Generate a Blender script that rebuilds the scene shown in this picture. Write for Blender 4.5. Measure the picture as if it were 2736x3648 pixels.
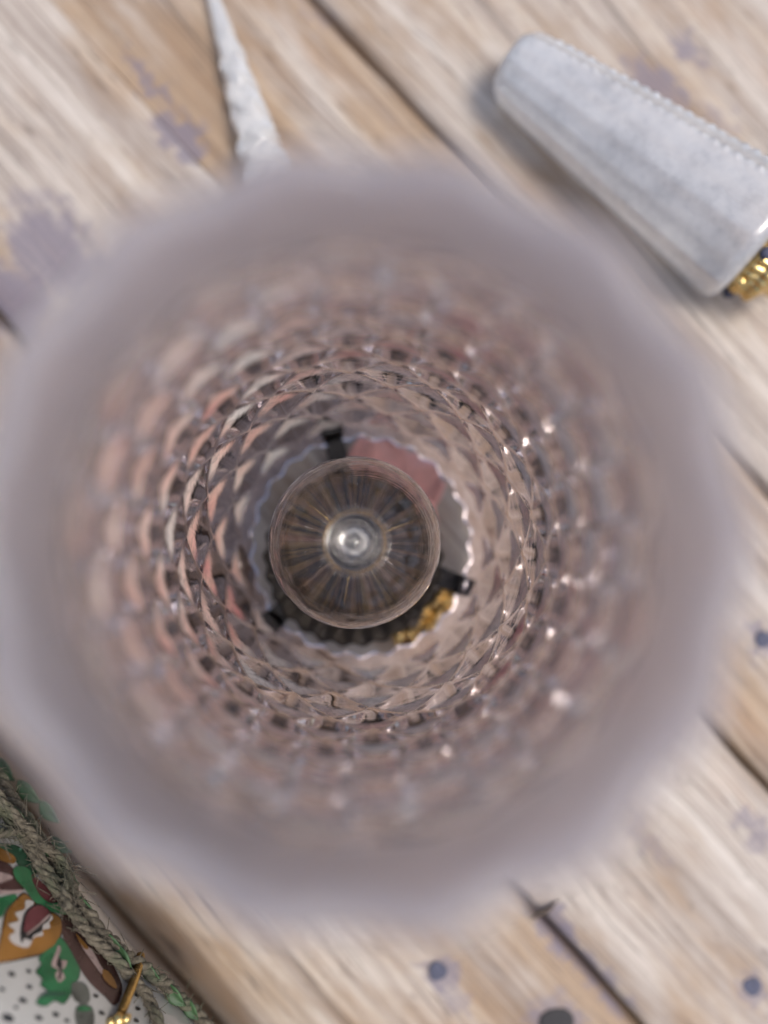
import bpy, bmesh, math, random
from mathutils import Vector, Matrix, noise, geometry

# ------------------------------------------------------------------ scene, camera, light
for o in list(bpy.data.objects):
    bpy.data.objects.remove(o)
SC = bpy.context.scene
COL = SC.collection
random.seed(7)
PI = math.pi
MM = 0.001

F_PX = 2744.0                 # focal length in pixels of the 2736 x 3648 frame
CAM_H = 0.225                 # camera height above the table
NADIR = (1288.0, 1945.0)      # pixel of the lamp axis
k = CAM_H / F_PX
fwd = Vector(((1368 - NADIR[0]) * k, -(1824 - NADIR[1]) * k, -CAM_H)).normalized()
right = fwd.cross(Vector((0, 1, 0))).normalized()
up = right.cross(fwd)
CAM_ROT = Matrix((right, up, -fwd)).transposed()
CAM_POS = Vector((0, 0, CAM_H))
cam_d = bpy.data.cameras.new("camera")
cam = bpy.data.objects.new("camera", cam_d)
COL.objects.link(cam)
cam.matrix_world = Matrix.Translation(CAM_POS) @ CAM_ROT.to_4x4()
cam_d.sensor_fit = 'HORIZONTAL'
cam_d.sensor_width = 36.0
cam_d.lens = 36.0 * F_PX / 2736.0
cam_d.clip_start = 0.002
cam_d.clip_end = 50.0
cam_d.dof.use_dof = True
cam_d.dof.focus_distance = 0.179
cam_d.dof.aperture_fstop = 3.8
SC.camera = cam

SUN_AZ = math.radians(-14)     # direction the light comes from, measured from +X towards +Y
SUN_EL = math.radians(67)
W = bpy.data.worlds.new("World")
SC.world = W
W.use_nodes = True
wn = W.node_tree
wn.nodes.clear()
sky = wn.nodes.new("ShaderNodeTexSky")
sky.sky_type = 'NISHITA'
sky.sun_disc = False
sky.sun_elevation = SUN_EL
sky.sun_rotation = PI / 2 - SUN_AZ
sky.air_density = 1.0
sky.dust_density = 4.0
sky.ozone_density = 1.0
bgn = wn.nodes.new("ShaderNodeBackground")
bgn.inputs['Strength'].default_value = 0.15
wo = wn.nodes.new("ShaderNodeOutputWorld")
wn.links.new(sky.outputs[0], bgn.inputs[0])
wn.links.new(bgn.outputs[0], wo.inputs[0])
sun_d = bpy.data.lights.new("sun", 'SUN')
sun_d.energy = 1.5
sun_d.angle = math.radians(18)
sun_d.color = (1.0, 0.95, 0.88)
sun = bpy.data.objects.new("sun", sun_d)
COL.objects.link(sun)
sdir = Vector((math.cos(SUN_AZ) * math.cos(SUN_EL), math.sin(SUN_AZ) * math.cos(SUN_EL), math.sin(SUN_EL)))
sun.rotation_euler = sdir.to_track_quat('Z', 'Y').to_euler()
sun.location = sdir * 2

SC.view_settings.view_transform = 'Standard'
SC.view_settings.look = 'None'
SC.view_settings.gamma = 1.0
SC.view_settings.use_curve_mapping = False
SC.view_settings.exposure = 0.34
SC.render.engine = 'CYCLES'
cy = SC.cycles
cy.max_bounces = 16
cy.transmission_bounces = 16
cy.glossy_bounces = 8
cy.diffuse_bounces = 4
cy.sample_clamp_indirect = 25.0
cy.blur_glossy = 0.6
cy.use_denoising = True

# ------------------------------------------------------------------ helpers
def ray(px, py):
    v = Vector(((px - 1368) / F_PX, -(py - 1824) / F_PX, -1))
    return (CAM_ROT @ v).normalized()

def P(px, py, z=0.0):
    """the point of the place at height z that the photograph shows at this pixel"""
    r = ray(px, py)
    t = (z - CAM_POS.z) / r.z
    return CAM_POS + r * t

def tag(o, label=None, cat=None, group=None, kind=None):
    if label: o["label"] = label
    if cat: o["category"] = cat
    if group: o["group"] = group
    if kind: o["kind"] = kind
    return o

def empty(name, loc=(0, 0, 0)):
    o = bpy.data.objects.new(name, None)
    o.empty_display_size = 0.01
    COL.objects.link(o)
    o.location = loc
    return o

def obj(name, bm, mat=None, parent=None, smooth=True, world=True):
    me = bpy.data.meshes.new(name)
    bm.normal_update()
    bm.to_mesh(me)
    bm.free()
    if smooth:
        for p in me.polygons: p.use_smooth = True
    if mat: me.materials.append(mat)
    o = bpy.data.objects.new(name, me)
    COL.objects.link(o)
    if parent:
        o.parent = parent
        if world:
            o.matrix_parent_inverse = parent_world(parent).inverted()
    return o

def parent_world(p):
    m = p.matrix_basis.copy()
    if p.parent:
        m = parent_world(p.parent) @ p.matrix_parent_inverse @ m
    return m

def lathe(bm, prof, n=64, mod=None, close_ends=False, M=None):
    """prof: list of (r, z); mod(theta, i, r, z) -> (r, z)"""
    rings = []
    for i, (r, z) in enumerate(prof):
        if r <= 1e-9:
            v = Vector((0, 0, z))
            rings.append([bm.verts.new(M @ v if M else v)])
            continue
        ring = []
        for j in range(n):
            t = 2 * PI * j / n
            rr, zz = (r, z) if mod is None else mod(t, i, r, z)
            v = Vector((rr * math.cos(t), rr * math.sin(t), zz))
            ring.append(bm.verts.new(M @ v if M else v))
        rings.append(ring)
    for a, b in zip(rings, rings[1:]):
        if len(a) == 1 and len(b) == 1: continue
        for j in range(n):
            q = (j + 1) % n
            if len(a) == 1: bm.faces.new((a[0], b[j], b[q]))
            elif len(b) == 1: bm.faces.new((a[j], b[0], a[q]))
            else: bm.faces.new((a[j], b[j], b[q], a[q]))
    if close_ends:
        for r_ in (rings[0], rings[-1]):
            if len(r_) > 2: bm.faces.new(r_)
    bmesh.ops.recalc_face_normals(bm, faces=bm.faces)
    return rings

def tube(bm, pts, rad, n=8, cap=True):
    """rad: number or f(i, u)"""
    pts = [Vector(p) for p in pts]
    rings = []
    prev = None
    for i, p in enumerate(pts):
        t = (pts[min(i + 1, len(pts) - 1)] - pts[max(i - 1, 0)]).normalized()
        if prev is None:
            a = Vector((0, 0, 1)) if abs(t.z) < 0.9 else Vector((1, 0, 0))
            nrm = t.cross(a).normalized()
        else:
            nrm = (prev - t * prev.dot(t)).normalized()
        prev = nrm
        b = t.cross(nrm)
        r = rad(i, i / (len(pts) - 1)) if callable(rad) else rad
        rings.append([bm.verts.new(p + (nrm * math.cos(2 * PI * j / n) + b * math.sin(2 * PI * j / n)) * r) for j in range(n)])
    for a, b in zip(rings, rings[1:]):
        for j in range(n):
            q = (j + 1) % n
            bm.faces.new((a[j], a[q], b[q], b[j]))
    if cap:
        bm.faces.new(rings[0][::-1])
        bm.faces.new(rings[-1])
    return rings

def box(bm, sx, sy, sz, M=Matrix()):
    r = bmesh.ops.create_cube(bm, size=1.0, matrix=M @ Matrix.Diagonal((sx, sy, sz, 1)))
    return r['verts']

def spline(pts, per=8):
    """Catmull-Rom through pts"""
    pts = [Vector(p) for p in pts]
    out = []
    for i in range(len(pts) - 1):
        p0, p1, p2, p3 = pts[max(i - 1, 0)], pts[i], pts[i + 1], pts[min(i + 2, len(pts) - 1)]
        for s in range(per):
            t = s / per
            out.append(0.5 * ((2 * p1) + (p2 - p0) * t + (2 * p0 - 5 * p1 + 4 * p2 - p3) * t * t + (3 * p1 - p0 - 3 * p2 + p3) * t ** 3))
    out.append(pts[-1])
    return out

# ------------------------------------------------------------------ materials
class NT:
    def __init__(self, name):
        self.m = bpy.data.materials.new(name)
        self.m.use_nodes = True
        self.t = self.m.node_tree
        self.t.nodes.clear()
        self.out = self.n("ShaderNodeOutputMaterial")
    def n(self, kind, **kw):
        nd = self.t.nodes.new(kind)
        for kk, v in kw.items():
            setattr(nd, kk, v)
        return nd
    def l(self, a, b):
        self.t.links.new(a, b)
    def val(self, sock, v):
        if hasattr(v, 'is_output') or isinstance(v, bpy.types.NodeSocket): self.l(v, sock)
        else: sock.default_value = v
    def math(self, op, a, b=0.0, c=0.0, clamp=False):
        nd = self.n("ShaderNodeMath", operation=op, use_clamp=clamp)
        for i, v in enumerate((a, b, c)): self.val(nd.inputs[i], v)
        return nd.outputs[0]
    def noise(self, vec, scale, detail=4, rough=0.55, dist=0.0):
        nd = self.n("ShaderNodeTexNoise")
        self.l(vec, nd.inputs['Vector'])
        nd.inputs['Scale'].default_value = scale
        nd.inputs['Detail'].default_value = detail
        nd.inputs['Roughness'].default_value = rough
        nd.inputs['Distortion'].default_value = dist
        return nd.outputs[0]
    def mapping(self, vec, scale=(1, 1, 1), loc=(0, 0, 0)):
        nd = self.n("ShaderNodeMapping")
        self.l(vec, nd.inputs[0])
        nd.inputs['Location'].default_value = loc
        nd.inputs['Scale'].default_value = scale
        return nd.outputs[0]
    def ramp(self, f, stops):
        nd = self.n("ShaderNodeValToRGB")
        self.l(f, nd.inputs[0])
        e = nd.color_ramp.elements
        while len(e) < len(stops): e.new(0.5)
        for el, (p, c) in zip(e, stops):
            el.position = p
            el.color = (*c, 1) if len(c) == 3 else c
        return nd.outputs[0]
    def mix(self, f, a, b, mode='MIX'):
        nd = self.n("ShaderNodeMix", data_type='RGBA', blend_type=mode)
        self.val(nd.inputs[0], f)
        for s, v in ((nd.inputs[6], a), (nd.inputs[7], b)):
            if isinstance(v, tuple): s.default_value = (*v, 1) if len(v) == 3 else v
            else: self.l(v, s)
        return nd.outputs[2]
    def mapr(self, v, a, b, c=0.0, d=1.0):
        nd = self.n("ShaderNodeMapRange", interpolation_type='SMOOTHSTEP')
        self.l(v, nd.inputs[0])
        for i, q in enumerate((a, b, c, d)): nd.inputs[i + 1].default_value = q
        return nd.outputs[0]
    def bump(self, h, strength=0.3, dist=0.001):
        nd = self.n("ShaderNodeBump")
        nd.inputs['Strength'].default_value = strength
        nd.inputs['Distance'].default_value = dist
        self.l(h, nd.inputs['Height'])
        return nd.outputs[0]
    def principled(self, **kw):
        p = self.n("ShaderNodeBsdfPrincipled")
        for kk, v in kw.items():
            s = p.inputs[kk.replace('_', ' ')]
            if isinstance(v, bpy.types.NodeSocket): self.l(v, s)
            elif isinstance(v, tuple) and len(v) == 3 and s.type == 'RGBA': s.default_value = (*v, 1)
            else: s.default_value = v
        self.l(p.outputs[0], self.out.inputs[0])
        return p

def simple(name, col, rough=0.5, metal=0.0, var=0.15, nscale=400.0, bump=0.1, **kw):
    m = NT(name)
    tc = m.n("ShaderNodeTexCoord").outputs['Object']
    n1 = m.noise(tc, nscale, 3)
    c = m.mix(m.mapr(n1, 0.3, 0.7), tuple(x * (1 - var) for x in col), tuple(min(1, x * (1 + var)) for x in col))
    r = m.mapr(n1, 0.2, 0.8, max(0.02, rough - 0.08), min(1, rough + 0.1))
    m.principled(Base_Color=c, Roughness=r, Metallic=metal, Normal=m.bump(n1, bump, 0.0004), **kw)
    return m.m

def mat_wood():
    m = NT("weathered_wood")
    tc = m.n("ShaderNodeTexCoord").outputs['Object']
    info = m.n("ShaderNodeObjectInfo")
    off = m.n("ShaderNodeVectorMath", operation='SCALE')
    cmb = m.n("ShaderNodeCombineXYZ")
    m.l(info.outputs['Random'], cmb.inputs[0]); m.l(info.outputs['Random'], cmb.inputs[1])
    m.l(cmb.outputs[0], off.inputs[0]); off.inputs['Scale'].default_value = 3.7
    add = m.n("ShaderNodeVectorMath", operation='ADD')
    m.l(tc, add.inputs[0]); m.l(off.outputs[0], add.inputs[1])
    v = add.outputs[0]
    # warped coordinates, grain along X
    wv = m.noise(m.mapping(v, (10, 22, 10)), 1.0, 2)
    warp = m.n("ShaderNodeCombineXYZ")
    m.l(m.math('MULTIPLY', m.math('SUBTRACT', wv, 0.5), 0.009), warp.inputs[1])
    add2 = m.n("ShaderNodeVectorMath", operation='ADD')
    m.l(v, add2.inputs[0]); m.l(warp.outputs[0], add2.inputs[1])
    g = add2.outputs[0]
    fibre = m.noise(m.mapping(g, (10, 700, 200)), 1.0, 6, 0.65)
    bands = m.noise(m.mapping(g, (4.5, 170, 60)), 1.0, 3, 0.5)
    blotch = m.noise(m.mapping(v, (13, 40, 30)), 1.0, 4, 0.6)
    fine = m.noise(m.mapping(g, (120, 1500, 400)), 1.0, 3, 0.6)
    tone = m.n("ShaderNodeAttribute", attribute_type='OBJECT', attribute_name="tone").outputs['Fac']
    brown = m.ramp(bands, [(0.25, (0.175, 0.108, 0.064)), (0.48, (0.325, 0.222, 0.138)), (0.75, (0.45, 0.345, 0.24))])
    grey = m.ramp(bands, [(0.25, (0.30, 0.25, 0.215)), (0.5, (0.47, 0.41, 0.355)), (0.75, (0.60, 0.55, 0.49))])
    # bleached patches: noise shifted by the plank's own tone
    bl = m.mapr(m.math('ADD', blotch, m.math('SUBTRACT', tone, 0.5)), 0.38, 0.62)
    c = m.mix(bl, brown, grey)
    c = m.mix(m.mapr(fibre, 0.48, 0.30, 0.0, 0.55), c, (0.16, 0.115, 0.085))
    c = m.mix(m.mapr(fibre, 0.55, 0.75, 0.0, 0.42), c, (0.66, 0.59, 0.50))
    c = m.mix(m.mapr(fine, 0.35, 0.65, 0.25, 0.0), c, (0.20, 0.15, 0.115))
    orange = m.noise(m.mapping(v, (18, 70, 30), (3.1, 1.7, 0)), 1.0, 3)
    c = m.mix(m.mapr(orange, 0.57, 0.72, 0.0, 0.15), c, (0.42, 0.215, 0.085))
    dirt = m.noise(m.mapping(v, (90, 260, 90)), 1.0, 5, 0.7)
    c = m.mix(m.mapr(dirt, 0.56, 0.74, 0.0, 0.6), c, (0.13, 0.10, 0.08))
    crack = m.noise(m.mapping(g, (5, 330, 90), (1.3, 0.4, 0)), 1.0, 2, 0.4)
    c = m.mix(m.mapr(m.math('ABSOLUTE', m.math('SUBTRACT', crack, 0.5)), 0.012, 0.0, 0.0, 0.7), c, (0.07, 0.05, 0.04))
    # ink and knot stains, each with its own place on the boards (world position)
    geo = m.n("ShaderNodeNewGeometry").outputs['Position']
    sn = m.n("ShaderNodeTexNoise"); m.l(geo, sn.inputs['Vector'])
    sn.inputs['Scale'].default_value = 130; sn.inputs['Detail'].default_value = 6; sn.inputs['Roughness'].default_value = 0.7
    sw = m.n("ShaderNodeVectorMath", operation='MULTIPLY_ADD')
    m.l(sn.outputs['Color'], sw.inputs[0]); sw.inputs[1].default_value = (0.026,) * 3
    m.l(geo, sw.inputs[2])
    ang = math.radians(47.7)
    for px, py, ra, rb, s in STAINS:
        q = P(px, py)
        sub = m.n("ShaderNodeVectorMath", operation='SUBTRACT')
        m.l(sw.outputs[0], sub.inputs[0]); sub.inputs[1].default_value = (q.x + 0.013, q.y + 0.013, 0.013)
        rot = m.n("ShaderNodeVectorRotate", rotation_type='Z_AXIS')
        m.l(sub.outputs[0], rot.inputs[0]); rot.inputs['Angle'].default_value = ang
        ln = m.n("ShaderNodeVectorMath", operation='LENGTH')
        m.l(m.mapping(rot.outputs[0], (1 / ra, 1 / rb, 20)), ln.inputs[0])
        c = m.mix(m.math('MULTIPLY', m.mapr(ln.outputs['Value'], 1.0, 0.5, 0.0, s), m.mapr(fibre, 0.3, 0.65, 1.0, 0.8)), c, (0.165, 0.145, 0.185))
    h = m.math('ADD', m.math('MULTIPLY', fibre, 0.7), m.math('MULTIPLY', fine, 0.3))
    m.principled(Base_Color=c, Roughness=m.mapr(fibre, 0.3, 0.7, 0.72, 0.5), Normal=m.bump(h, 0.55, 0.0008))
    return m.m

STAINS = [(640, 480, 0.0120, 0.0072, 0.9), (520, 270, 0.013, 0.0030, 0.7), (190, 880, 0.021, 0.015, 0.85), (60, 1080, 0.016, 0.012, 0.9),
          (2330, 320, 0.014, 0.0080, 0.8), (2450, 170, 0.008, 0.0045, 0.8), (2090, 3440, 0.026, 0.0055, 0.75), (1960, 3300, 0.010, 0.005, 0.6),
          (2700, 2960, 0.008, 0.005, 0.7), (2560, 420, 0.010, 0.005, 0.5), (2716, 2280, 0.007, 0.005, 0.85), (1565, 3475, 0.008, 0.0045, 0.7),
          (2682, 3520, 0.006, 0.0045, 0.6), (1985, 3640, 0.010, 0.0075, 0.7), (1620, 3560, 0.012, 0.0035, 0.5), (2300, 3000, 0.012, 0.004, 0.35), (1130, 60, 0.010, 0.004, 0.3)]

def mat_pink_glass():
    m = NT("pink_pressed_glass")
    tc = m.n("ShaderNodeTexCoord").outputs['Object']
    n1 = m.noise(tc, 90.0, 3, 0.5)
    n2 = m.noise(m.mapping(tc, (60, 60, 700)), 1.0, 2)
    h = m.math('ADD', m.math('MULTIPLY', n1, 0.6), m.math('MULTIPLY', n2, 0.25))
    sep = m.n("ShaderNodeSeparateXYZ"); m.l(tc, sep.inputs[0])
    fr = m.mapr(sep.outputs[2], 0.108, 0.138, 0.0, 0.42)          # satin-etched towards the rim
    nrm = m.bump(h, 0.10, 0.0015)
    gcol = m.mix(m.mapr(sep.outputs[2], 0.085, 0.130), (0.70, 0.62, 0.625), (0.92, 0.885, 0.935))
    p1 = m.principled(Base_Color=gcol, Roughness=fr, Transmission_Weight=m.mapr(sep.outputs[2], 0.106, 0.145, 1.0, 0.88), IOR=1.5, Normal=nrm)
    tint = m.ramp(m.noise(m.mapping(tc, (-1, -1, 1)), 40.0, 2), [(0.28, (0.86, 0.36, 0.36)), (0.38, (0.88, 0.56, 0.48)), (0.50, (0.92, 0.76, 0.69)), (0.64, (0.95, 0.92, 0.88))])  # pale pinks painted in for light refracted at the chevrons
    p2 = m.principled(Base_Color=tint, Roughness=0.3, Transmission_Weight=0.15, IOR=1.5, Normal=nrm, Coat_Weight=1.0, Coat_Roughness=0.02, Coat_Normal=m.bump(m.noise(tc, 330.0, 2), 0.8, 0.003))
    e = m.n("ShaderNodeAttribute", attribute_name="glint").outputs['Fac']
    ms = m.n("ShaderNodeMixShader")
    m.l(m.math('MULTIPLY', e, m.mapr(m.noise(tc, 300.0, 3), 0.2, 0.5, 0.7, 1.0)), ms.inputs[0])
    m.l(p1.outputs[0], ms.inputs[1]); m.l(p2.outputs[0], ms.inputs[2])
    m.l(ms.outputs[0], m.out.inputs[0])
    return m.m

def mat_clear_glass():
    m = NT("clear_bulb_glass")
    tc = m.n("ShaderNodeTexCoord").outputs['Object']
    sep = m.n("ShaderNodeSeparateXYZ"); m.l(tc, sep.inputs[0])
    rad = m.n("ShaderNodeVectorMath", operation='LENGTH')
    m.l(m.mapping(tc, (1, 1, 0)), rad.inputs[0])
    cmb = m.n("ShaderNodeCombineXYZ"); m.l(rad.outputs['Value'], cmb.inputs[0])
    rings = m.noise(cmb.outputs[0], 900.0, 3, 0.7)
    sm = m.noise(tc, 120.0, 3)
    h = m.math('ADD', m.math('MULTIPLY', rings, 0.35), m.math('MULTIPLY', sm, 0.6))
    dust = m.noise(tc, 1500.0, 2, 0.5)
    p = m.principled(Base_Color=(0.96, 0.955, 0.94), Roughness=m.mapr(dust, 0.74, 0.80, 0.0, 0.2), Transmission_Weight=1.0, IOR=1.5,
                     Normal=m.bump(h, 0.2, 0.0012))
    return m.m

def mat_crystal():
    m = NT("white_crystal_glass")
    tc = m.n("ShaderNodeTexCoord").outputs['Object']
    n1 = m.noise(tc, 260.0, 3)
    m.principled(Base_Color=(0.93, 0.93, 0.92), Roughness=m.mapr(n1, 0.3, 0.7, 0.03, 0.12), Coat_Weight=0.6, Coat_Roughness=0.04, Transmission_Weight=0.62, IOR=1.5,
                 Normal=m.bump(n1, 0.35, 0.0015))
    return m.m

def mat_frost():
    m = NT("frosted_crackle_glass")
    tc = m.n("ShaderNodeTexCoord").outputs['Object']
    n1 = m.noise(tc, 420.0, 4, 0.65)
    vor = m.n("ShaderNodeTexVoronoi", feature='DISTANCE_TO_EDGE')
    m.l(tc, vor.inputs['Vector']); vor.inputs['Scale'].default_value = 330
    n3 = m.noise(tc, 110.0, 3, 0.6)
    c = m.ramp(m.math('ADD', m.math('MULTIPLY', n1, 0.4), m.math('MULTIPLY', n3, 0.6)), [(0.36, (0.64, 0.655, 0.68)), (0.5, (0.83, 0.84, 0.86)), (0.64, (0.94, 0.945, 0.95))])
    h = m.math('ADD', n1, m.mapr(vor.outputs[0], 0.0, 0.12))
    m.principled(Base_Color=c, Roughness=0.3, Transmission_Weight=0.6, IOR=1.45, Coat_Weight=1.0, Coat_Roughness=0.08, Normal=m.bump(h, 0.14, 0.0005))
    return m.m

def mat_twine():
    m = NT("jute_twine")
    tc = m.n("ShaderNodeTexCoord").outputs['Object']
    n1 = m.noise(tc, 900.0, 5, 0.7)
    n2 = m.noise(tc, 120.0, 2)
    c = m.ramp(n1, [(0.3, (0.042, 0.036, 0.025)), (0.5, (0.105, 0.09, 0.064)), (0.75, (0.20, 0.175, 0.13))])
    c = m.mix(m.mapr(n2, 0.45, 0.65, 0.0, 0.45), c, (0.075, 0.10, 0.055))
    m.principled(Base_Color=c, Roughness=0.95, Normal=m.bump(n1, 0.8, 0.0006))
    return m.m

def mat_ceramic():
    m = NT("shaded_white_ceramic")
    tc = m.n("ShaderNodeTexCoord").outputs['Object']
    n1 = m.noise(tc, 70.0, 4)
    c = m.ramp(n1, [(0.3, (0.29, 0.28, 0.255)), (0.7, (0.36, 0.35, 0.325))])  # white glaze darkened, the shadow over the vase is in the colour
    m.principled(Base_Color=c, Roughness=0.22, Normal=m.bump(n1, 0.08, 0.001))
    return m.m

WOOD = mat_wood()
PINK = mat_pink_glass()
CLEAR = mat_clear_glass()
CRYSTAL = mat_crystal()
FROST = mat_frost()
TWINE = mat_twine()
CERAMIC = mat_ceramic()
BLACK = simple("black_metal", (0.012, 0.012, 0.013), 0.45, 0.3, 0.3, 300)
BRONZE = simple("dark_bronze", (0.034, 0.027, 0.017), 0.42, 0.3, 0.35, 160, 0.15)
def mat_mount():
    m = NT("mount_painted_reflections")
    tc = m.n("ShaderNodeTexCoord").outputs['Object']
    v = m.n("ShaderNodeVectorMath", operation='SUBTRACT'); m.l(tc, v.inputs[0]); v.inputs[1].default_value = (BX, BY, 0)
    nv = m.n("ShaderNodeVectorMath", operation='NORMALIZE'); m.l(m.mapping(v.outputs[0], (1, 1, 0)), nv.inputs[0])
    big = m.noise(nv.outputs[0], 2.3, 2)
    fin = m.noise(nv.outputs[0], 11.0, 3)
    c = m.ramp(big, [(0.34, (0.03, 0.019, 0.012)), (0.45, (0.16, 0.090, 0.046)), (0.57, (0.20, 0.14, 0.055)), (0.70, (0.30, 0.16, 0.11))])  # brown streaks around the axis stand in for reflections in the bulb
    c = m.mix(m.mapr(fin, 0.5, 0.42, 0.0, 0.85), c, (0.02, 0.015, 0.012))
    c = m.mix(m.mapr(fin, 0.58, 0.64, 0.0, 0.7), c, (0.36, 0.24, 0.16))
    m.principled(Base_Color=c, Roughness=0.55, Metallic=0.0)
    return m.m
BX, BY = -0.0016, 0.0009
MOUNT = mat_mount()
BRASS = simple("polished_brass", (0.66, 0.48, 0.20), 0.2, 1.0, 0.12, 500, 0.12)
COIL = simple("aged_brass", (0.25, 0.15, 0.05), 0.42, 1.0, 0.25, 500, 0.12)
NAIL = simple("blued_nail", (0.075, 0.08, 0.12), 0.75, 0.1, 0.35, 900, 0.3)
DARKHOLE = simple("dark_iron", (0.03, 0.028, 0.03), 0.7, 0.2, 0.4, 900, 0.4)
UNDER = simple("dark_gap_wood", (0.055, 0.04, 0.028), 0.9, 0.0, 0.3, 120)
PETAL = simple("salmon_petal", (0.76, 0.40, 0.35), 0.55, 0.0, 0.12, 200, 0.15)
P_ORANGE = simple("ochre_glaze", (0.17, 0.078, 0.016), 0.28, 0, 0.38, 95, 0.05)  # vase glazes darkened as well, shadow included in their colour
P_GREEN = simple("green_glaze", (0.02, 0.105, 0.04), 0.28, 0, 0.38, 95, 0.05)
P_DGREEN = simple("dark_green_glaze", (0.018, 0.055, 0.03), 0.3, 0, 0.3, 260, 0.05)
P_BROWN = simple("brown_glaze", (0.045, 0.022, 0.019), 0.26, 0, 0.38, 95, 0.05)
P_MAROON = simple("maroon_glaze", (0.08, 0.022, 0.024), 0.3, 0, 0.38, 95, 0.05)
P_BLACK = simple("black_glaze", (0.015, 0.015, 0.014), 0.3, 0, 0.3, 300, 0.05)
P_WHITE = simple("cream_glaze", (0.40, 0.37, 0.34), 0.26, 0, 0.10, 90, 0.05)
P_GREY = simple("grey_green_glaze", (0.06, 0.062, 0.052), 0.28, 0, 0.4, 200, 0.05)
P_PINKISH = simple("pale_mauve_glaze", (0.27, 0.20, 0.18), 0.28, 0, 0.2, 200, 0.05)
LEAF = simple("green_leaf", (0.045, 0.10, 0.04), 0.6, 0, 0.3, 300, 0.2)

# ------------------------------------------------------------------ table of weathered planks
ANG = math.radians(-47.7)                     # plank direction
table = empty("plank_table", (0, 0, -0.022))
tag(table, "weathered wooden plank table under the glass shade and the other pieces", "table")
edges = [-0.318, -0.246, -0.176, -0.122, -0.0335, 0.0408, 0.1005, 0.216, 0.268, 0.318]
tones = [0.45, 0.5, 0.42, 0.46, 0.58, 0.45, 0.53, 0.50, 0.5]
for i, (a, b) in enumerate(zip(edges, edges[1:])):
    bm = bmesh.new()
    nx, ny = 130, 14
    L0, L1 = -0.42, 0.42
    top = []
    for ix in range(nx + 1):
        x = L0 + (L1 - L0) * ix / nx
        def gap(e):
            g = 0.0013
            if abs(e - 0.0408) < 1e-6: g = 0.00004 + 0.0012 * max(0, min(1, (x - 0.02) / 0.06))
            return g
        ya = a + gap(a) + 0.0005 * noise.noise((x * 40, a * 90, 3.1)) + 0.0003 * noise.noise((x * 220, a * 90, 1.1))
        yb = b - gap(b) + 0.0005 * noise.noise((x * 40, b * 90 + 9, 7.7)) + 0.0003 * noise.noise((x * 220, b * 90 + 5, 2.1))
        row = []
        for iy in range(ny + 1):
            u = iy / ny
            u2 = 0.5 - 0.5 * math.cos(PI * u) if True else u
            y = ya + (yb - ya) * u2
            edge = min(y - ya, yb - y)
            tight = (abs(b - 0.0408) < 1e-6 and y > (a + b) / 2) or (abs(a - 0.0408) < 1e-6 and y < (a + b) / 2)
            z = -0.0016 * (max(0.12, min(1, (x - 0.02) / 0.05)) if tight else 1) * math.exp(-edge / 0.0011) + 0.0004 * noise.noise((x * 16, y * 120, i * 5.0)) + 0.0006 * noise.noise((x * 6, y * 18, i * 3.0)) - 0.0004
            row.append(bm.verts.new((x, y, z)))
        top.append(row)
    for r0, r1 in zip(top, top[1:]):
        for iy in range(ny):
            bm.faces.new((r0[iy], r1[iy], r1[iy + 1], r0[iy + 1]))
    low = {}
    def lowv(v):
        if v not in low: low[v] = bm.verts.new((v.co.x, v.co.y, -0.021))
        return low[v]
    for r0, r1 in zip(top, top[1:]):
        bm.faces.new((lowv(r0[0]), lowv(r1[0]), r1[0], r0[0]))
        bm.faces.new((r0[-1], r1[-1], lowv(r1[-1]), lowv(r0[-1])))
    for row in (top[0], top[-1]):
        for iy in range(ny):
            bm.faces.new((row[iy], row[iy + 1], lowv(row[iy + 1]), lowv(row[iy])))
    bmesh.ops.recalc_face_normals(bm, faces=bm.faces)
    o = obj("plank", bm, WOOD)
    o.parent = table
    o.location = (0, 0, 0.022)
    o.rotation_euler = (0, 0, ANG)
    o["tone"] = tones[i]
bm = bmesh.new()
box(bm, 0.84, 0.63, 0.012, Matrix.Translation((0, -0.003, -0.0285)))
ob = obj("gap_backing", bm, UNDER, None, False)  # dark sheet added below the planks so the gaps look dark
ob.parent = table; ob.location = (0, 0, 0.022); ob.rotation_euler = (0, 0, ANG)

def nail(px, py, r, mat, name="nail_head"):
    bm = bmesh.new()
    q = P(px, py)
    prof = [(r * 0.96, -0.0008), (r, 0.0001), (r * 0.92, 0.0002), (r * 0.6, 0.00025), (0, 0.0002)]
    lathe(bm, prof, 20, mod=lambda t, i, rr, z: (rr * (1 + 0.07 * math.sin(3 * t + px)), z), M=Matrix.Translation((q.x, q.y, -0.0003)))
    obj(name, bm, mat, table)
for a in [(1560, 3462, 0.0027), (2682, 3516, 0.0027), (2722, 2278, 0.0026)]:
    nail(*a, NAIL)
nail(1985, 3655, 0.0051, DARKHOLE, "bolt_head")
# a splinter crack across the board end at the gap
bm = bmesh.new()
a0, a1 = P(1893, 3272, 0.0002), P(1985, 3212, 0.0002)
pts = [a0.lerp(a1, u / 8) + Vector((0, 0.0004 * math.sin(u), 0.0002)) for u in range(9)]
tube(bm, pts, lambda i, u: 0.0002 + 0.0008 * math.sin(PI * min(1, u + 0.05)), 6)
obj("splinter", bm, UNDER, table)

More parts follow.
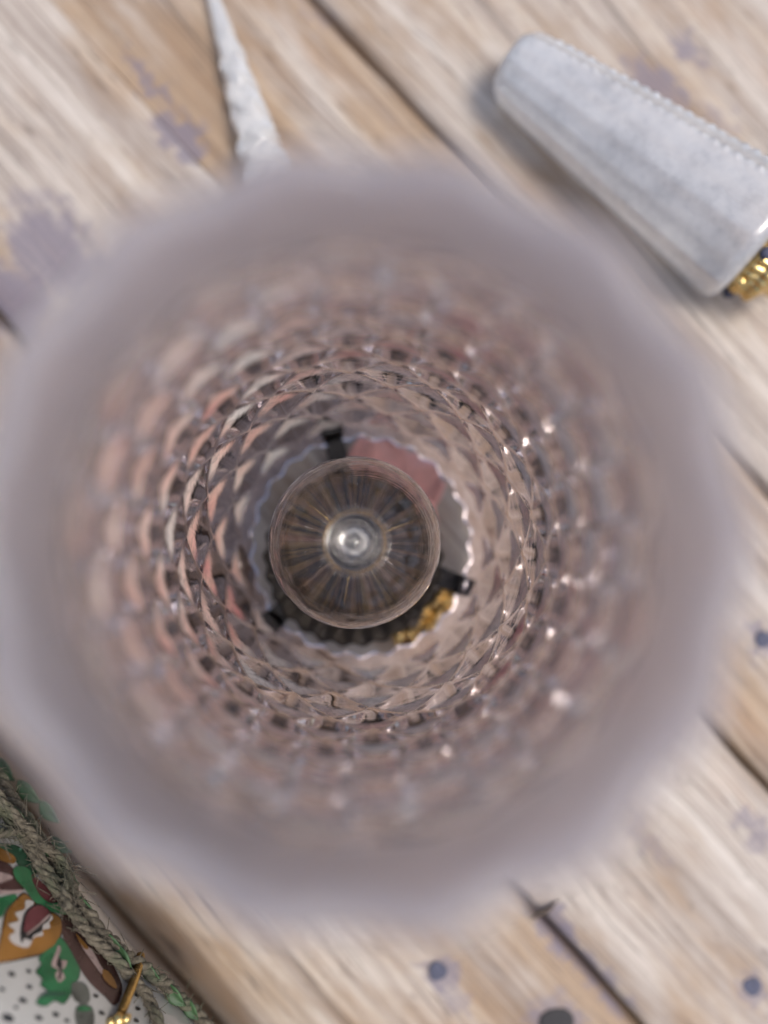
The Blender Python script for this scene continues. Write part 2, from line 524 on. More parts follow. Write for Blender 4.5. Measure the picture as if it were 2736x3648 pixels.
# ------------------------------------------------------------------ the pink glass shade
SH_TOP = 0.1500
N_D = 13
ROWH = 0.0190
BEV, BPOW, BTILT, BAMP, OAMP = 0.9, 1.0, 1.2, 0.0026, 0.0018
def shade_r(z):
    u = max(0.0, min(1.0, (z - 0.004) / 0.056))
    w = u * (2 - u)                                              # narrow foot swelling into the body
    v = max(0.0, (z - 0.080) / (SH_TOP - 0.080))
    return 0.0335 + 0.0093 * w - 0.0046 * v ** 1.7               # drawn in again towards the rim
def cellpos(t, z):
    x, y = math.cos(t), math.sin(t)
    p = N_D * t / (2 * PI) + 0.12 + 0.05 * noise.noise((x * 2.1, y * 2.1, z * 45))
    return p, z / ROWH + 0.07 * noise.noise((x * 2.3 + 9, y * 2.3, z * 50))
def quilt(t, z):
    p, q = cellpos(t, z)
    a, b = p + q, p - q
    a = 2 * abs(a - round(a))
    b = 2 * abs(b - round(b))
    f = min(a, b)
    f = f * (1.35 - 0.35 * f * f)
    fade = max(0.0, min(1.0, (SH_TOP - 0.016 - z) / 0.024))
    return f * fade
def pillow(t, z):
    p, q = cellpos(t, z)
    fade = max(0.0, min(1.0, (SH_TOP - 0.016 - z) / 0.024))
    a, b = p + q, p - q
    f = min(2 * abs(a - round(a)), 2 * abs(b - round(b)))
    f = min(1.0, f / BEV)
    qrel = (a - b) / 2 - (math.floor(a) - math.floor(b)) / 2      # -0.5 at the cell's foot, 0.5 at its top
    return (1 - (1 - f) ** BPOW) * (1 - BTILT * qrel) * fade
def painted_glint(t, z):
    """bright chevron glints painted along the upper edges of each diamond cell, broad at its top corner"""
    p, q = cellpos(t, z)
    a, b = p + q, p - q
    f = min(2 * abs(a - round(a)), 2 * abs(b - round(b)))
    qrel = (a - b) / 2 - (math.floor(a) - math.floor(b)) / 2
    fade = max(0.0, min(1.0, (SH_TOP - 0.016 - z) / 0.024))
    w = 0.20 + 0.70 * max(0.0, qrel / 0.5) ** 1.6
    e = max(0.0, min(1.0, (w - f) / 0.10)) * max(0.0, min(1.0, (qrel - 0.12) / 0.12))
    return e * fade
bm = bmesh.new()
GLINT = bm.verts.layers.float.new("glint")
nth, nz = N_D * 26, 190
TH = 0.0036
def scal(t, z):
    u = max(0.0, (z - 0.130) / (SH_TOP - 0.130))
    return 0.0004 * u * u * math.cos(14 * t + 0.4)
prof = []
Z0 = 0.0103                        # the foot rests on the holder's tabs
zs = [Z0 + (SH_TOP - 0.0002 - Z0) * i / nz for i in range(nz + 1)]
rings = []
def ring(fn):
    rings.append([bm.verts.new(fn(2 * PI * j / nth)) for j in range(nth)])
for z in zs:                                                    # outside, upward
    ring(lambda t, z=z: Vector((math.cos(t), math.sin(t), 0)) * (shade_r(z) + scal(t, z) + OAMP * quilt(t, z)) + Vector((0, 0, z + 0.0005 * max(0, (z - 0.132) / 0.018) * math.cos(14 * t + 0.4))))
for s in range(1, 8):                                           # rounded lip
    a = PI * s / 8
    ring(lambda t, a=a: Vector((math.cos(t), math.sin(t), 0)) * (shade_r(SH_TOP) + scal(t, SH_TOP) - TH / 2 + TH / 2 * math.cos(a)) + Vector((0, 0, SH_TOP + 0.0005 * math.cos(14 * t + 0.4) + TH / 2 * math.sin(a))))
for z in reversed(zs):                                          # inside, downward
    ring(lambda t, z=z: Vector((math.cos(t), math.sin(t), 0)) * (shade_r(z) + scal(t, z) - TH - BAMP * (pillow(t, z) - 0.5)) + Vector((0, 0, z + 0.0005 * max(0, (z - 0.132) / 0.018) * math.cos(14 * t + 0.4))))
    for j, v in enumerate(rings[-1]): v[GLINT] = painted_glint(2 * PI * j / nth, z)
for s in range(1, 6):                                           # rounded foot
    a = PI * s / 6
    ring(lambda t, a=a: Vector((math.cos(t), math.sin(t), 0)) * (shade_r(0) - TH / 2 - TH / 2 * math.cos(a) - 0.0006 * math.cos(26 * t)) + Vector((0, 0, Z0 - 0.0009 * math.sin(a))))
for A, B in zip(rings, rings[1:] + rings[:1]):
    for j in range(nth):
        q = (j + 1) % nth
        bm.faces.new((A[j], A[q], B[q], B[j]))
bmesh.ops.recalc_face_normals(bm, faces=bm.faces)
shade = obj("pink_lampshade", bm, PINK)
shade.rotation_euler = (math.radians(-0.45), 0, 0)             # it leans a touch on its tabs
tag(shade, "pale pink quilted glass lampshade standing upright around the clear bulb", "lampshade")

# ------------------------------------------------------------------ holder with three black tabs below the bulb
holder = empty("bulb_holder", (BX, BY, 0))
tag(holder, "dark scalloped metal bulb holder with black tabs at the foot of the pink shade", "holder")
bm = bmesh.new()
lathe(bm, [(0, 0.0006), (0.0125, 0.0006), (0.0132, 0.0014), (0.0128, 0.0055), (0.0118, 0.0068), (0.0118, 0.0095), (0, 0.0095)], 48,
      M=Matrix.Translation((BX, BY, 0)))
obj("base", bm, BLACK, holder)
bm = bmesh.new()
def flute(t, i, r, z):
    w = max(0, (r - 0.0125) / 0.0145)
    return r + 0.0007 * w * math.cos(26 * t), z + 0.0005 * w * math.cos(26 * t + PI)
cup = [(0.0125, 0.0070), (0.016, 0.0072), (0.0196, 0.0082), (0.0240, 0.0100), (0.0246, 0.0106), (0.0238, 0.0108), (0.0196, 0.0090), (0.016, 0.0080), (0.0125, 0.0078)]
lathe(bm, cup, 26 * 10, mod=flute, M=Matrix.Translation((BX - 0.0006, BY - 0.0038, 0)))
obj("scalloped_cup", bm, BRONZE, holder)
bm = bmesh.new()
lathe(bm, [(0.0125, 0.0094), (0.0132, 0.0098), (0.0132, 0.0165), (0.0122, 0.0172), (0.0114, 0.0168), (0.0114, 0.0098)], 40, M=Matrix.Translation((BX, BY, 0)))
obj("socket", bm, BLACK, holder)
for d in (102, 223, 338):
    bm = bmesh.new()
    a = math.radians(d)
    M = Matrix.Translation((BX, BY, 0.0085)) @ Matrix.Rotation(a, 4, 'Z')
    vs = box(bm, 0.0205, 0.0056, 0.0016, M @ Matrix.Translation((0.0262, 0, 0)))
    box(bm, 0.0016, 0.0056, 0.0040, M @ Matrix.Translation((0.0313, 0, 0.0026)))
    bmesh.ops.bevel(bm, geom=bm.edges[:], offset=0.0003, segments=1, affect='EDGES')
    obj("tab", bm, BLACK, holder, False)

# crumpled brass leaf ornament beside the holder
br = empty("brass_ornament", P(1535, 2215, 0.0))
tag(br, "small crumpled brass leaf ornament inside the pink shade beside the bulb holder", "ornament")
bm = bmesh.new()
c0 = P(1548, 2190, 0.004)
n = 22
grid = []
for iu in range(n + 1):
    row = []
    for iv in range(n + 1):
        u, v = iu / n * 2 - 1, iv / n * 2 - 1
        w = math.sqrt(max(0, 1 - abs(u) ** 1.6)) * (1 + 0.16 * math.cos(9 * u))
        x, y = u * 0.0085, v * 0.0042 * w
        z = 0.003 * (1 - v * v) * w + 0.0016 * noise.noise((x * 420, y * 420, 1.5)) + 0.0008 * math.cos(8 * v + 3 * u)
        p = Matrix.Rotation(math.radians(62), 3, 'Z') @ Vector((x, y, z))
        row.append(bm.verts.new(p + c0 + Vector((0, 0, 0.0015))))
    grid.append(row)
for r0, r1 in zip(grid, grid[1:]):
    for j in range(n): bm.faces.new((r0[j], r1[j], r1[j + 1], r0[j + 1]))
bmesh.ops.remove_doubles(bm, verts=bm.verts, dist=1e-6)
bmesh.ops.solidify(bm, geom=bm.faces[:], thickness=0.0005)
obj("leaf", bm, BRASS, br)
rnd = random.Random(3)
for kx in range(9):
    bm = bmesh.new()
    q = P(1440 + rnd.uniform(-45, 50), 2275 + rnd.uniform(-28, 30), 0.0)
    r = rnd.uniform(0.0011, 0.002)
    bmesh.ops.create_icosphere(bm, subdivisions=2, radius=r, matrix=Matrix.Translation((q.x, q.y, r + 0.0016 * rnd.random())))
    for v in bm.verts: v.co += Vector((noise.noise(v.co * 700), noise.noise(v.co * 700 + Vector((5, 0, 0))), 0)) * 0.0004
    obj("bead", bm, BRASS, br)

# small pink scalloped flower on the boards under the holder
FX, FY = 0.006, 0.0140
pf = empty("pink_flower", (FX, FY, 0))
tag(pf, "flat salmon pink flower with wavy edge on the planks inside the glass shade", "flower")
for d in range(5):
    bm = bmesh.new()
    a = math.radians(72 * d + 25)
    n = 14
    grid = []
    for iu in range(n + 1):
        row = []
        for iv in range(n + 1):
            u, v = iu / n, iv / n * 2 - 1
            w = math.sin(PI * min(1, u * 0.8 + 0.12)) ** 0.7
            x = 0.0185 * u * (1 + 0.06 * math.cos(5 * v))
            y = 0.0098 * v * w
            z = 0.0012 + 0.0014 * u * u + 0.0009 * math.sin(5 * v + d) * u + 0.0003 * d
            row.append(bm.verts.new(Matrix.Rotation(a, 3, 'Z') @ Vector((x, y, z)) + Vector((FX, FY, 0))))
        grid.append(row)
    for r0, r1 in zip(grid, grid[1:]):
        for j in range(n): bm.faces.new((r0[j], r1[j], r1[j + 1], r0[j + 1]))
    bmesh.ops.recalc_face_normals(bm, faces=bm.faces)
    bmesh.ops.solidify(bm, geom=bm.faces[:], thickness=0.0003)
    obj("petal", bm, PETAL, pf)

# ------------------------------------------------------------------ clear bulb
bulb = empty("light_bulb", (BX, BY, 0.012))
tag(bulb, "clear round glass light bulb with a pointed tip in the pink shade", "light bulb")
BZ = 0.0385
outer = [(0, 0.0246), (0.0012, 0.0244), (0.0024, 0.0237), (0.0036, 0.0226), (0.0046, 0.0213), (0.0054, 0.0206), (0.0070, 0.0199), (0.0092, 0.0188), (0.0125, 0.0167),
         (0.0158, 0.0135), (0.0184, 0.0097), (0.0201, 0.0053), (0.0208, 0.0), (0.0203, -0.0053), (0.0187, -0.0102), (0.0163, -0.0144), (0.0137, -0.0178), (0.0117, -0.0205), (0.0108, -0.0235), (0.0106, -0.027)]
outer3 = [(p.x, p.y) for p in spline([(a, b, 0) for a, b in outer], 4)]
outer3 = [(max(0, a), b) for a, b in outer3]
inner = []
for (r, z) in outer3:
    rr = math.hypot(r, z)
    if z > 0.0195: continue
    inner.append((r * (1 - 0.0008 / max(rr, 1e-4)), z * (1 - 0.0008 / max(rr, 1e-4)) if z > -0.015 else z + (0.0004 if z < -0.026 else 0)))
inner = [(0, 0.0188), (0.0025, 0.0187), (0.0046, 0.0184)] + [p for p in inner if p[0] > 0.006]
bm = bmesh.new()
lathe(bm, outer3 + inner[::-1], 128, M=Matrix.Translation((BX, BY, BZ)))
bmesh.ops.recalc_face_normals(bm, faces=bm.faces)
env = obj("glass_envelope", bm, CLEAR, bulb)
# fluted mount inside
bm = bmesh.new()
def flute2(t, i, r, z):
    return r * (1 + 0.010 * math.cos(22 * t)), z + 0.0006 * math.cos(22 * t)
lathe(bm, [(0.0098, -0.0215), (0.0100, -0.0190), (0.0145, -0.0142), (0.0172, -0.0098), (0.0184, -0.0058), (0.0182, -0.0050), (0.0150, -0.0046), (0.0115, -0.0032), (0.0085, -0.0006), (0.0068, 0.0020), (0.0060, 0.0040), (0.0052, 0.0046), (0.0046, 0.0040), (0.0046, -0.015)], 220, mod=flute2,
      M=Matrix.Translation((BX, BY, BZ)))
obj("fluted_mount", bm, MOUNT, bulb)
bm = bmesh.new()
lathe(bm, [(0.0, 0.0105), (0.0022, 0.0100), (0.0036, 0.0085), (0.0042, 0.006), (0.0042, -0.004), (0.0030, -0.010), (0, -0.011)], 40, M=Matrix.Translation((BX, BY, BZ)))
obj("glass_stem", bm, CLEAR, bulb)
bm = bmesh.new()
lathe(bm, [(0.0047, 0.0046), (0.0055, 0.0052), (0.0053, 0.0060), (0.0046, 0.0056)], 48, M=Matrix.Translation((BX, BY, BZ)))
obj("ring", bm, COIL, bulb)
bm = bmesh.new()
lathe(bm, [(0.0094, -0.0265), (0.0104, -0.0262), (0.0104, -0.0285), (0.0, -0.0285), (0, -0.0268), (0.0090, -0.0268)], 48, M=Matrix.Translation((BX, BY, BZ)))
obj("screw_cap", bm, BLACK, bulb)
for d in (20, 140, 260):
    bm = bmesh.new()
    a = math.radians(d)
    e = Vector((math.cos(a), math.sin(a), 0))
    c = Vector((BX, BY, BZ))
    tube(bm, [c + e * 0.0054 + Vector((0, 0, 0.0045)), c + e * 0.009 + Vector((0, 0, 0.0040)), c + e * 0.0140 + Vector((0, 0, -0.001)), c + e * 0.0165 + Vector((0, 0, -0.0048))], 0.00022, 6)
    obj("support_wire", bm, BRASS, bulb)

# ------------------------------------------------------------------ twisted glass icicle
ia, ib = P(742, -70, 0.003), P(985, 720, 0.0075)
ax = ib - ia
L = ax.length
Mi = Matrix.Translation(ia) @ ax.to_track_quat('Z', 'Y').to_matrix().to_4x4()
bm = bmesh.new()
prof = [(0, 0)] + [(0.0013 + 0.0060 * (i / 160) ** 0.9, L * i / 160) for i in range(1, 161)] + [(0.0060, L + 0.0022), (0.0035, L + 0.0036), (0, L + 0.004)]
def twist(t, i, r, z):
    u = min(1, max(0, (z - 0.013) / 0.01))
    s1 = math.cos(3 * t - z * 520)
    s2 = math.cos(4 * t + z * 700)
    return r * (1 + u * (0.035 * s1 + 0.06 * s2 + 0.035 * math.cos(7 * t + 9 * math.sin(z * 400)))), z
lathe(bm, prof, 64, mod=twist, M=Mi)
ici = obj("glass_icicle", bm, CRYSTAL)
tag(ici, "slender twisted white glass icicle pendant lying on the planks beside the shade", "pendant")

# ------------------------------------------------------------------ frosted tapered glass sleeve with brass collar
za, zb = 0.0108, 0.0198
sa, sb = P(1818, 222, za), P(2712, 873, zb)
ax = sb - sa
L = ax.length
Ms = Matrix.Translation(sa) @ ax.to_track_quat('Z', 'Y').to_matrix().to_4x4()
slv = empty("frosted_glass_sleeve", (sa.x, sa.y, 0))
tag(slv, "tapered frosted white glass sleeve with beaded ribs and brass collar", "lamp part")
bm = bmesh.new()
ra, rb = 0.0100, 0.0190
prof = [(0, 0.0008), (ra * 0.72, 0.0002), (ra * 0.88, 0.0006), (ra * 0.97, 0.0020)]
NP = 170
for i in range(NP + 1):
    z = 0.0036 + (L - 0.0080) * i / NP
    prof.append((ra + (rb - ra) * (z / L) ** 0.85, z))
prof += [(rb * 0.97, L - 0.0026), (rb * 0.90, L - 0.0008), (rb * 0.78, L), (0, L)]
def beads(t, i, r, z):
    tt = (t + 0.25) % (PI / 4) - PI / 8
    r = r * (1 + 0.35 * (math.cos(PI / 8) / math.cos(tt) - 1))      # eight flat sides
    if 4 <= i < 5 + NP:
        w = max(0.0, min(1.0, (i - 8) / 10, (NP - i) / 8))
        dv = (Ms.to_3x3() @ Vector((math.cos(t), math.sin(t), 0))).dot(Vector((0.36, 0.50, 0.79)))
        w *= max(0.0, min(1.0, (dv - 0.86) / 0.06))
        b = max(0, math.cos(15 * t)) ** 1.4 * (0.55 + 0.45 * math.cos(z * 2 * PI / 0.0034)) * (0.75 + 0.6 * noise.noise((z * 260, t * 3, 4.0)))
        return r + 0.0008 * w * b + 0.0001 * math.cos(15 * t), z
    return r, z
lathe(bm, prof, 180, mod=beads, M=Ms)
obj("glass_tube", bm, FROST, slv)
bm = bmesh.new()
def knurl(t, i, r, z):
    return r + (0.0009 * abs(math.cos(16 * t)) if 1 <= i <= 6 else 0), z
lathe(bm, [(0.009, L - 0.001), (0.0120, L + 0.0002), (0.0130, L + 0.0016), (0.0128, L + 0.0032), (0.0120, L + 0.0042), (0.0125, L + 0.0054), (0.0128, L + 0.0068), (0.0118, L + 0.0080), (0.0095, L + 0.0090), (0.0090, L + 0.016), (0, L + 0.0162)], 192, mod=knurl, M=Ms)
obj("brass_collar", bm, BRASS, slv)
for kx, t in enumerate((2.2, 2.9, 3.7, 4.4)):
    bm = bmesh.new()
    p = Ms @ Vector((0.0142 * math.cos(t), 0.0142 * math.sin(t), L + 0.0018))
    bmesh.ops.create_icosphere(bm, subdivisions=2, radius=0.0017, matrix=Matrix.Translation(p))
    obj("bead", bm, BRASS if kx % 2 else NAIL, slv)

# ------------------------------------------------------------------ painted ceramic vase lying on its side
vdir = Vector((0.633, -0.774, 0.0))
vnor = Vector((0.774, 0.633, 0.0))
VR, VZ = 0.0385, 0.044
def vr(s):
    x = abs(s) / 0.05
    if s > 0.118: return 0.036 - 0.004 * ((s - 0.118) / 0.012) ** 2
    if s < -0.118: return 0.0405
    return VR + 0.0012 * x * x * (1 if x < 2 else 0.9)
VC = P(378, 3178, VZ) - vnor * (VR + 0.0085)
def vase_hit(px, py, off=0.0):
    """walk along the view ray to the vase surface; beyond its outline use the closest approach"""
    r = ray(px, py)
    best, bp = 1e9, None
    t = 0.10
    for _ in range(900):
        p = CAM_POS + r * t
        d = p - VC
        s = d.dot(vdir)
        rad = (d - vdir * s).length
        e = rad - vr(s) - off
        if e < best: best, bp = e, p
        if e <= 0: return p
        t += max(0.00004, e * 0.5)
        if t > 0.26: break
    return bp
def vase_proj(p, off):
    d = p - VC
    s = d.dot(vdir)
    rv = d - vdir * s
    return VC + vdir * s + rv.normalized() * (vr(s) + off)
vase = empty("painted_vase", (VC.x, VC.y, 0))
tag(vase, "white ceramic vase lying on its side painted with ochre flower and green leaves", "vase")
Mv = Matrix.Translation(VC) @ Matrix((vnor, Vector((0, 0, 1)), vdir)).transposed().to_4x4()
S0, S1 = -0.12, 0.13
prof = [(0, S0), (0.030, S0), (0.036, S0 + 0.0006), (vr(S0 + .003), S0 + 0.003)]
prof += [(vr(s), s) for s in [S0 + 0.005 + (S1 - S0 - 0.006) * i / 90 for i in range(91)]]
prof += [(vr(S1) - 0.001, S1 + 0.001), (vr(S1) - 0.003, S1)]
prof += [(vr(s) - 0.004, s) for s in [S1 - (S1 - S0 - 0.008) * i / 40 for i in range(1, 41)]] + [(0, S0 + 0.006)]
bm = bmesh.new()
lathe(bm, prof, 128, M=Mv)
obj("body", bm, CERAMIC, vase)

def C4(x, y):                      # picture position of a mark on the glaze
    return (x * 0.33816, 2900 + y * 0.33816)

def paint(name, pts, mat, off, grow=0.0, smooth=1):
    pts = [Vector(C4(*p)) for p in pts]
    if grow:
        c = sum(pts, Vector((0, 0))) / len(pts)
        pts = [p + (p - c).normalized() * grow for p in pts]
    # round the outline a little
    out = []
    n = len(pts)
    for i in range(n):
        p0, p1, p2, p3 = pts[i - 1], pts[i], pts[(i + 1) % n], pts[(i + 2) % n]
        for s in range(4):
            t = s / 4
            cr = 0.5 * ((2 * p1) + (p2 - p0) * t + (2 * p0 - 5 * p1 + 4 * p2 - p3) * t * t + (3 * p1 - p0 - 3 * p2 + p3) * t ** 3)
            out.append(cr)
    xs = [p.x for p in out]; ys = [p.y for p in out]
    pts2 = [Vector((p.x, p.y)) for p in out]
    edge = len(pts2)
    st = 14
    x = min(xs) + 3
    while x < max(xs):
        y = min(ys) + 3
        while y < max(ys):
            pts2.append(Vector((x + random.random(), y + random.random())))
            y += st
        x += st
    res = geometry.delaunay_2d_cdt(pts2, [], [list(range(edge))], 1, 1e-4)
    bm = bmesh.new()
    vs = [bm.verts.new(vase_proj(vase_hit(v.x, v.y), off)) for v in res[0]]
    for f in res[2]:
        try: bm.faces.new([vs[i] for i in f])
        except ValueError: pass
    for v in [v for v in bm.verts if not v.link_faces]: bm.verts.remove(v)
    for f in bm.faces:
        f.normal_update()
        if f.normal.z < 0: f.normal_flip()
    return obj(name, bm, mat, vase)

flower = [(240, 850), (300, 880), (340, 930), (450, 1010), (600, 1080), (640, 1160), (630, 1270), (560, 1390), (430, 1470), (230, 1520), (20, 1560), (-40, 1540), (20, 1250), (60, 1050), (150, 930)]
paint("painted_outline", flower, P_BLACK, 0.00012, 6)
paint("painted_flower", flower, P_ORANGE, 0.00022)
paint("painted_flower_eye", [(260, 920), (345, 930), (340, 985), (430, 1010), (520, 1060), (545, 1110), (510, 1150), (515, 1210), (440, 1230), (440, 1290), (350, 1310), (300, 1400), (230, 1410), (120, 1360), (90, 1290), (150, 1240), (80, 1170), (190, 1130), (150, 1050), (250, 1010)], P_WHITE, 0.00032)
paint("painted_outline", [(390, 955), (520, 1040), (500, 1130), (440, 1180), (430, 1240), (340, 1290), (320, 1340), (250, 1320), (215, 1370), (200, 1260), (215, 1150), (260, 1030)], P_BLACK, 0.00042)
paint("painted_flower_core", [(390, 975), (500, 1040), (480, 1110), (380, 1180), (300, 1240), (240, 1250), (245, 1150), (280, 1040)], P_MAROON, 0.00052)
paint("painted_stroke", [(495, 1070), (500, 1100), (400, 1190), (290, 1275), (265, 1270), (380, 1180)], P_PINKISH, 0.00060)
paint("painted_leaf", [(0, 880), (150, 850), (160, 900), (60, 1000), (20, 1080), (-60, 1100), (-60, 900)], P_GREEN, 0.00016)
paint("painted_dark_leaf", [(-60, 320), (150, 330), (300, 440), (390, 600), (320, 690), (200, 560), (100, 440), (-60, 380)], P_DGREEN, 0.00016)  # dark green leaf of the decoration
paint("painted_petal", [(-60, 350), (100, 420), (160, 490), (110, 530), (-60, 460)], P_ORANGE, 0.00026)
paint("painted_branch", [(-60, 480), (100, 540), (170, 650), (240, 730), (240, 800), (100, 810), (-60, 800)], P_BROWN, 0.00014)
paint("painted_stroke", [(-60, 620), (80, 640), (130, 680), (60, 710), (-60, 740)], P_PINKISH, 0.00024)
paint("painted_stroke", [(-60, 805), (100, 810), (220, 805), (210, 835), (60, 845), (-60, 850)], P_PINKISH, 0.00020)
paint("painted_branch", [(330, 640), (450, 740), (600, 870), (660, 920), (560, 940), (430, 910), (350, 800)], P_MAROON, 0.00016)
paint("painted_stem", [(130, 590), (200, 560), (300, 600), (330, 720), (410, 870), (520, 950), (650, 930), (760, 960), (775, 1040), (660, 1070), (480, 1020), (350, 930), (240, 790), (150, 690)], P_GREEN, 0.00040)
paint("painted_branch", [(640, 1060), (760, 1100), (880, 1200), (1000, 1310), (1100, 1450), (1200, 1620), (1280, 1800), (1260, 1960), (1190, 2020), (1100, 1930), (950, 1790), (830, 1620), (740, 1450), (660, 1300)], P_BROWN, 0.00014)
paint("painted_stroke", [(800, 1290), (880, 1380), (960, 1440), (1050, 1600), (1110, 1690), (1060, 1690), (960, 1560), (850, 1400)], P_PINKISH, 0.00026)
paint("painted_stroke", [(790, 1270), (850, 1330), (920, 1420), (880, 1430), (820, 1350)], P_ORANGE, 0.00034)
paint("painted_stroke", [(1070, 1650), (1130, 1670), (1190, 1750), (1220, 1840), (1170, 1830), (1080, 1740)], P_ORANGE, 0.00034)
paint("painted_stroke", [(780, 1220), (870, 1240), (920, 1290), (840, 1275)], P_PINKISH, 0.00034)
leaf = [(620, 1310), (700, 1400), (780, 1550), (825, 1650), (805, 1750), (740, 1790), (730, 1900), (660, 1995), (570, 1960), (480, 2015), (390, 1995), (400, 1945), (500, 1900), (495, 1850), (430, 1800), (450, 1740), (380, 1670), (435, 1600), (410, 1540), (460, 1460), (560, 1390)]
paint("painted_outline", leaf, P_DGREEN, 0.00018, 5)
paint("painted_leaf", leaf, P_GREEN, 0.00028)
paint("painted_leaf_vein", [(600, 1390), (630, 1440), (600, 1530), (650, 1550), (695, 1560), (670, 1630), (640, 1650), (670, 1730), (610, 1780), (570, 1700), (600, 1650), (530, 1600), (570, 1480)], P_PINKISH, 0.00038)
paint("painted_stroke", [(610, 1520), (640, 1600), (625, 1740), (600, 1740), (610, 1650), (580, 1600)], P_BLACK, 0.00046)
paint("painted_stroke", [(390, 1945), (500, 1880), (640, 1890), (700, 1900), (620, 1930), (480, 1940)], P_DGREEN, 0.00046)
paint("painted_berry", [(760, 1790), (850, 1775), (920, 1830), (945, 1950), (900, 2010), (800, 1980), (745, 1890)], P_GREY, 0.00016)
paint("painted_berry", [(800, 2040), (880, 2010), (970, 2050), (990, 2180), (960, 2280), (840, 2280), (785, 2160)], P_GREY, 0.00018)
paint("painted_stroke", [(800, 2050), (880, 2025), (960, 2060), (900, 2080), (830, 2080)], P_GREEN, 0.00028)
dots = [(120, 1690, 40), (300, 1660, 30), (305, 1825, 34), (235, 1965, 44), (165, 2040, 26), (405, 2150, 42), (585, 2115, 38), (1005, 1920, 30), (1065, 2100, 34), (1440, 1915, 26), (1445, 2055, 30), (1430, 2180, 30), (80, 2150, 66), (20, 1850, 30), (700, 2180, 28)]
for x, y, r in dots:
    paint("painted_dot", [(x + r * math.cos(a) * random.uniform(0.85, 1.15), y + 0.62 * r * math.sin(a) + 0.25 * r * math.cos(a)) for a in [2 * PI * q / 9 for q in range(9)]], P_BLACK, 0.00016)

# jute twine bundled along the vase
tw = empty("jute_twine", vase_proj(vase_hit(300, 3240), 0.002))
tag(tw, "frayed jute twine running along the painted vase", "twine")
def twine_path(pts, off):
    return spline([vase_proj(vase_hit(x, y, off), off) if True else None for x, y in pts], 14)
def cord(pts, r, off, name="cord"):
    base = twine_path(pts, off)
    base2 = []
    for i in range(3):
        bm = bmesh.new()
        path = []
        s = 0.0
        for q, p in enumerate(base):
            t = (base[min(q + 1, len(base) - 1)] - base[max(q - 1, 0)]).normalized()
            n1 = t.cross(Vector((0, 0, 1))).normalized()
            n2 = n1.cross(t)
            if q: s += (p - base[q - 1]).length
            a = s * 760 + i * 2 * PI / 3
            jit = Vector((noise.noise(p * 300), noise.noise(p * 300 + Vector((7, 0, 0))), noise.noise(p * 300 + Vector((0, 9, 0))))) * 0.0005
            path.append(p + (n1 * math.cos(a) + n2 * math.sin(a)) * r * 0.52 + jit)
        tube(bm, path, lambda i_, u: r * (0.56 + 0.10 * noise.noise((u * 40, i, r * 1000))), 8)
        obj("strand", bm, TWINE, tw)
        base2 = base
    return base2
B1 = cord([(-60, 2690), (0, 2775), (90, 2915), (185, 3050), (262, 3180), (330, 3290), (420, 3380), (510, 3450), (620, 3535), (700, 3610), (790, 3720)], 0.0015, 0.0016)
B2 = cord([(-60, 2820), (10, 2880), (90, 2985), (170, 3110), (250, 3235), (318, 3330), (390, 3400), (460, 3470), (530, 3560), (560, 3640), (570, 3720)], 0.0012, 0.0013)
B3 = cord([(-60, 2990), (20, 2965), (75, 2968), (105, 3005), (125, 3060), (180, 3150), (235, 3215), (300, 3300)], 0.0010, 0.0011)
B4 = cord([(-60, 2740), (30, 2880), (140, 3000), (215, 3060), (245, 3120), (228, 3170), (250, 3240)], 0.0010, 0.0032)
bm = bmesh.new()
rnd = random.Random(11)
for base in (B1, B2, B3, B4):
    for _ in range(150):
        p = rnd.choice(base)
        d = Vector((rnd.gauss(0, 1), rnd.gauss(0, 1), rnd.gauss(0, 1))).normalized()
        d = (d + vdir * rnd.choice((-1, 1)) * 1.4 + Vector((0, 0, 0.3))).normalized()
        ln = rnd.uniform(0.001, 0.005)
        c = Vector((rnd.gauss(0, 1), rnd.gauss(0, 1), rnd.gauss(0, 1))) * 0.0012
        q0 = p + Vector((rnd.gauss(0, 1), rnd.gauss(0, 1), rnd.gauss(0, 1))) * 0.0008
        tube(bm, [q0, q0 + d * ln * 0.5 + c * 0.4, q0 + d * ln + c], 0.00009, 4)
fz = obj("loose_fibre", bm, TWINE, tw)
tag(fz, kind="stuff")
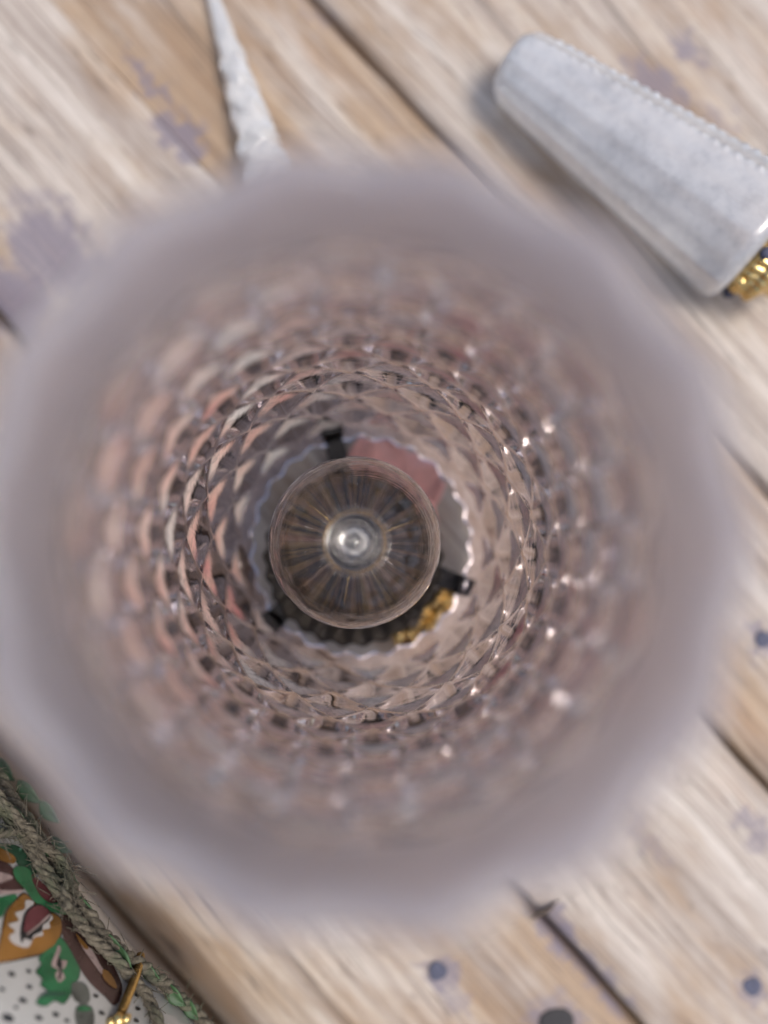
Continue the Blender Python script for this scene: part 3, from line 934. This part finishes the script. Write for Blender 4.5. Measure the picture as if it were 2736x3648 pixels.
# leaves caught under the twine
rnd = random.Random(5)
for (x, y, a, ln) in [(175, 2880, 0, .007), (100, 2810, 10, .008), (20, 2730, -10, .007), (215, 3000, 20, .006), (240, 3100, 0, .007), (400, 3345, 20, .006), (440, 3400, -20, .007), (535, 3450, 10, .006), (620, 3530, 0, .007), (680, 3580, -20, .006), (300, 3215, 20, .006), (60, 2900, 10, .008), (130, 2990, -5, .008)]:
    bm = bmesh.new()
    p = vase_hit(x, y, 0.002)
    n = 8
    rows = []
    for iu in range(n + 1):
        u = iu / n
        w = ln * 0.24 * math.sin(PI * (u ** 0.8))
        rows.append([bm.verts.new(p + Matrix.Rotation(math.radians(-50 + a * 0.5), 3, 'Z') @ Vector((ln * (u - 0.4), w * s, -abs(s) * 0 + 0.0012 * math.sin(PI * u) + 0.0008 * abs(s)))) for s in (-1, -0.5, 0, 0.5, 1)])
    for r0, r1 in zip(rows, rows[1:]):
        for j in range(4): bm.faces.new((r0[j], r1[j], r1[j + 1], r0[j + 1]))
    bmesh.ops.remove_doubles(bm, verts=bm.verts, dist=1e-6)
    bmesh.ops.solidify(bm, geom=bm.faces[:], thickness=0.0002)
    obj("leaf", bm, LEAF, tw)

# brass coiled hook across the vase
hk = empty("brass_coil_hook", vase_proj(vase_hit(440, 3520), 0.001))
tag(hk, "brass coiled hook with a bright clasp lying across the painted vase", "hook")
cp = spline([vase_proj(vase_hit(x, y), 0.0018) for x, y in [(478, 3425), (468, 3470), (452, 3520), (432, 3570), (412, 3620)]], 12)
bm = bmesh.new()
tube(bm, cp, 0.00065, 10)
obj("core", bm, COIL, hk)
bm = bmesh.new()
pts = []
s = 0
turns = 26
for q in range(turns * 10):
    u = q / (turns * 10 - 1) * (len(cp) - 1)
    i = min(int(u), len(cp) - 2)
    p = cp[i].lerp(cp[i + 1], u - i)
    t = (cp[i + 1] - cp[i]).normalized()
    n1 = t.cross(Vector((0, 0, 1))).normalized(); n2 = n1.cross(t)
    a = 2 * PI * q / 10
    pts.append(p + (n1 * math.cos(a) + n2 * math.sin(a)) * 0.00085)
tube(bm, pts, 0.00026, 6)
obj("coil", bm, COIL, hk)
bm = bmesh.new()
c = vase_proj(vase_hit(405, 3645), 0.0016)
for dx, dy, dz, r in [(0, 0, 0, .0015), (.0017, .0004, .0003, .0010), (-.0016, -.0004, .0002, .0011), (.0004, -.0020, .0003, .0013)]:
    bmesh.ops.create_icosphere(bm, subdivisions=2, radius=r, matrix=Matrix.Translation(c + Vector((dx, dy, dz))))
for v in bm.verts: v.co += v.co.normalized() * 0.0004 * noise.noise(v.co * 900)
obj("clasp", bm, BRASS, hk)
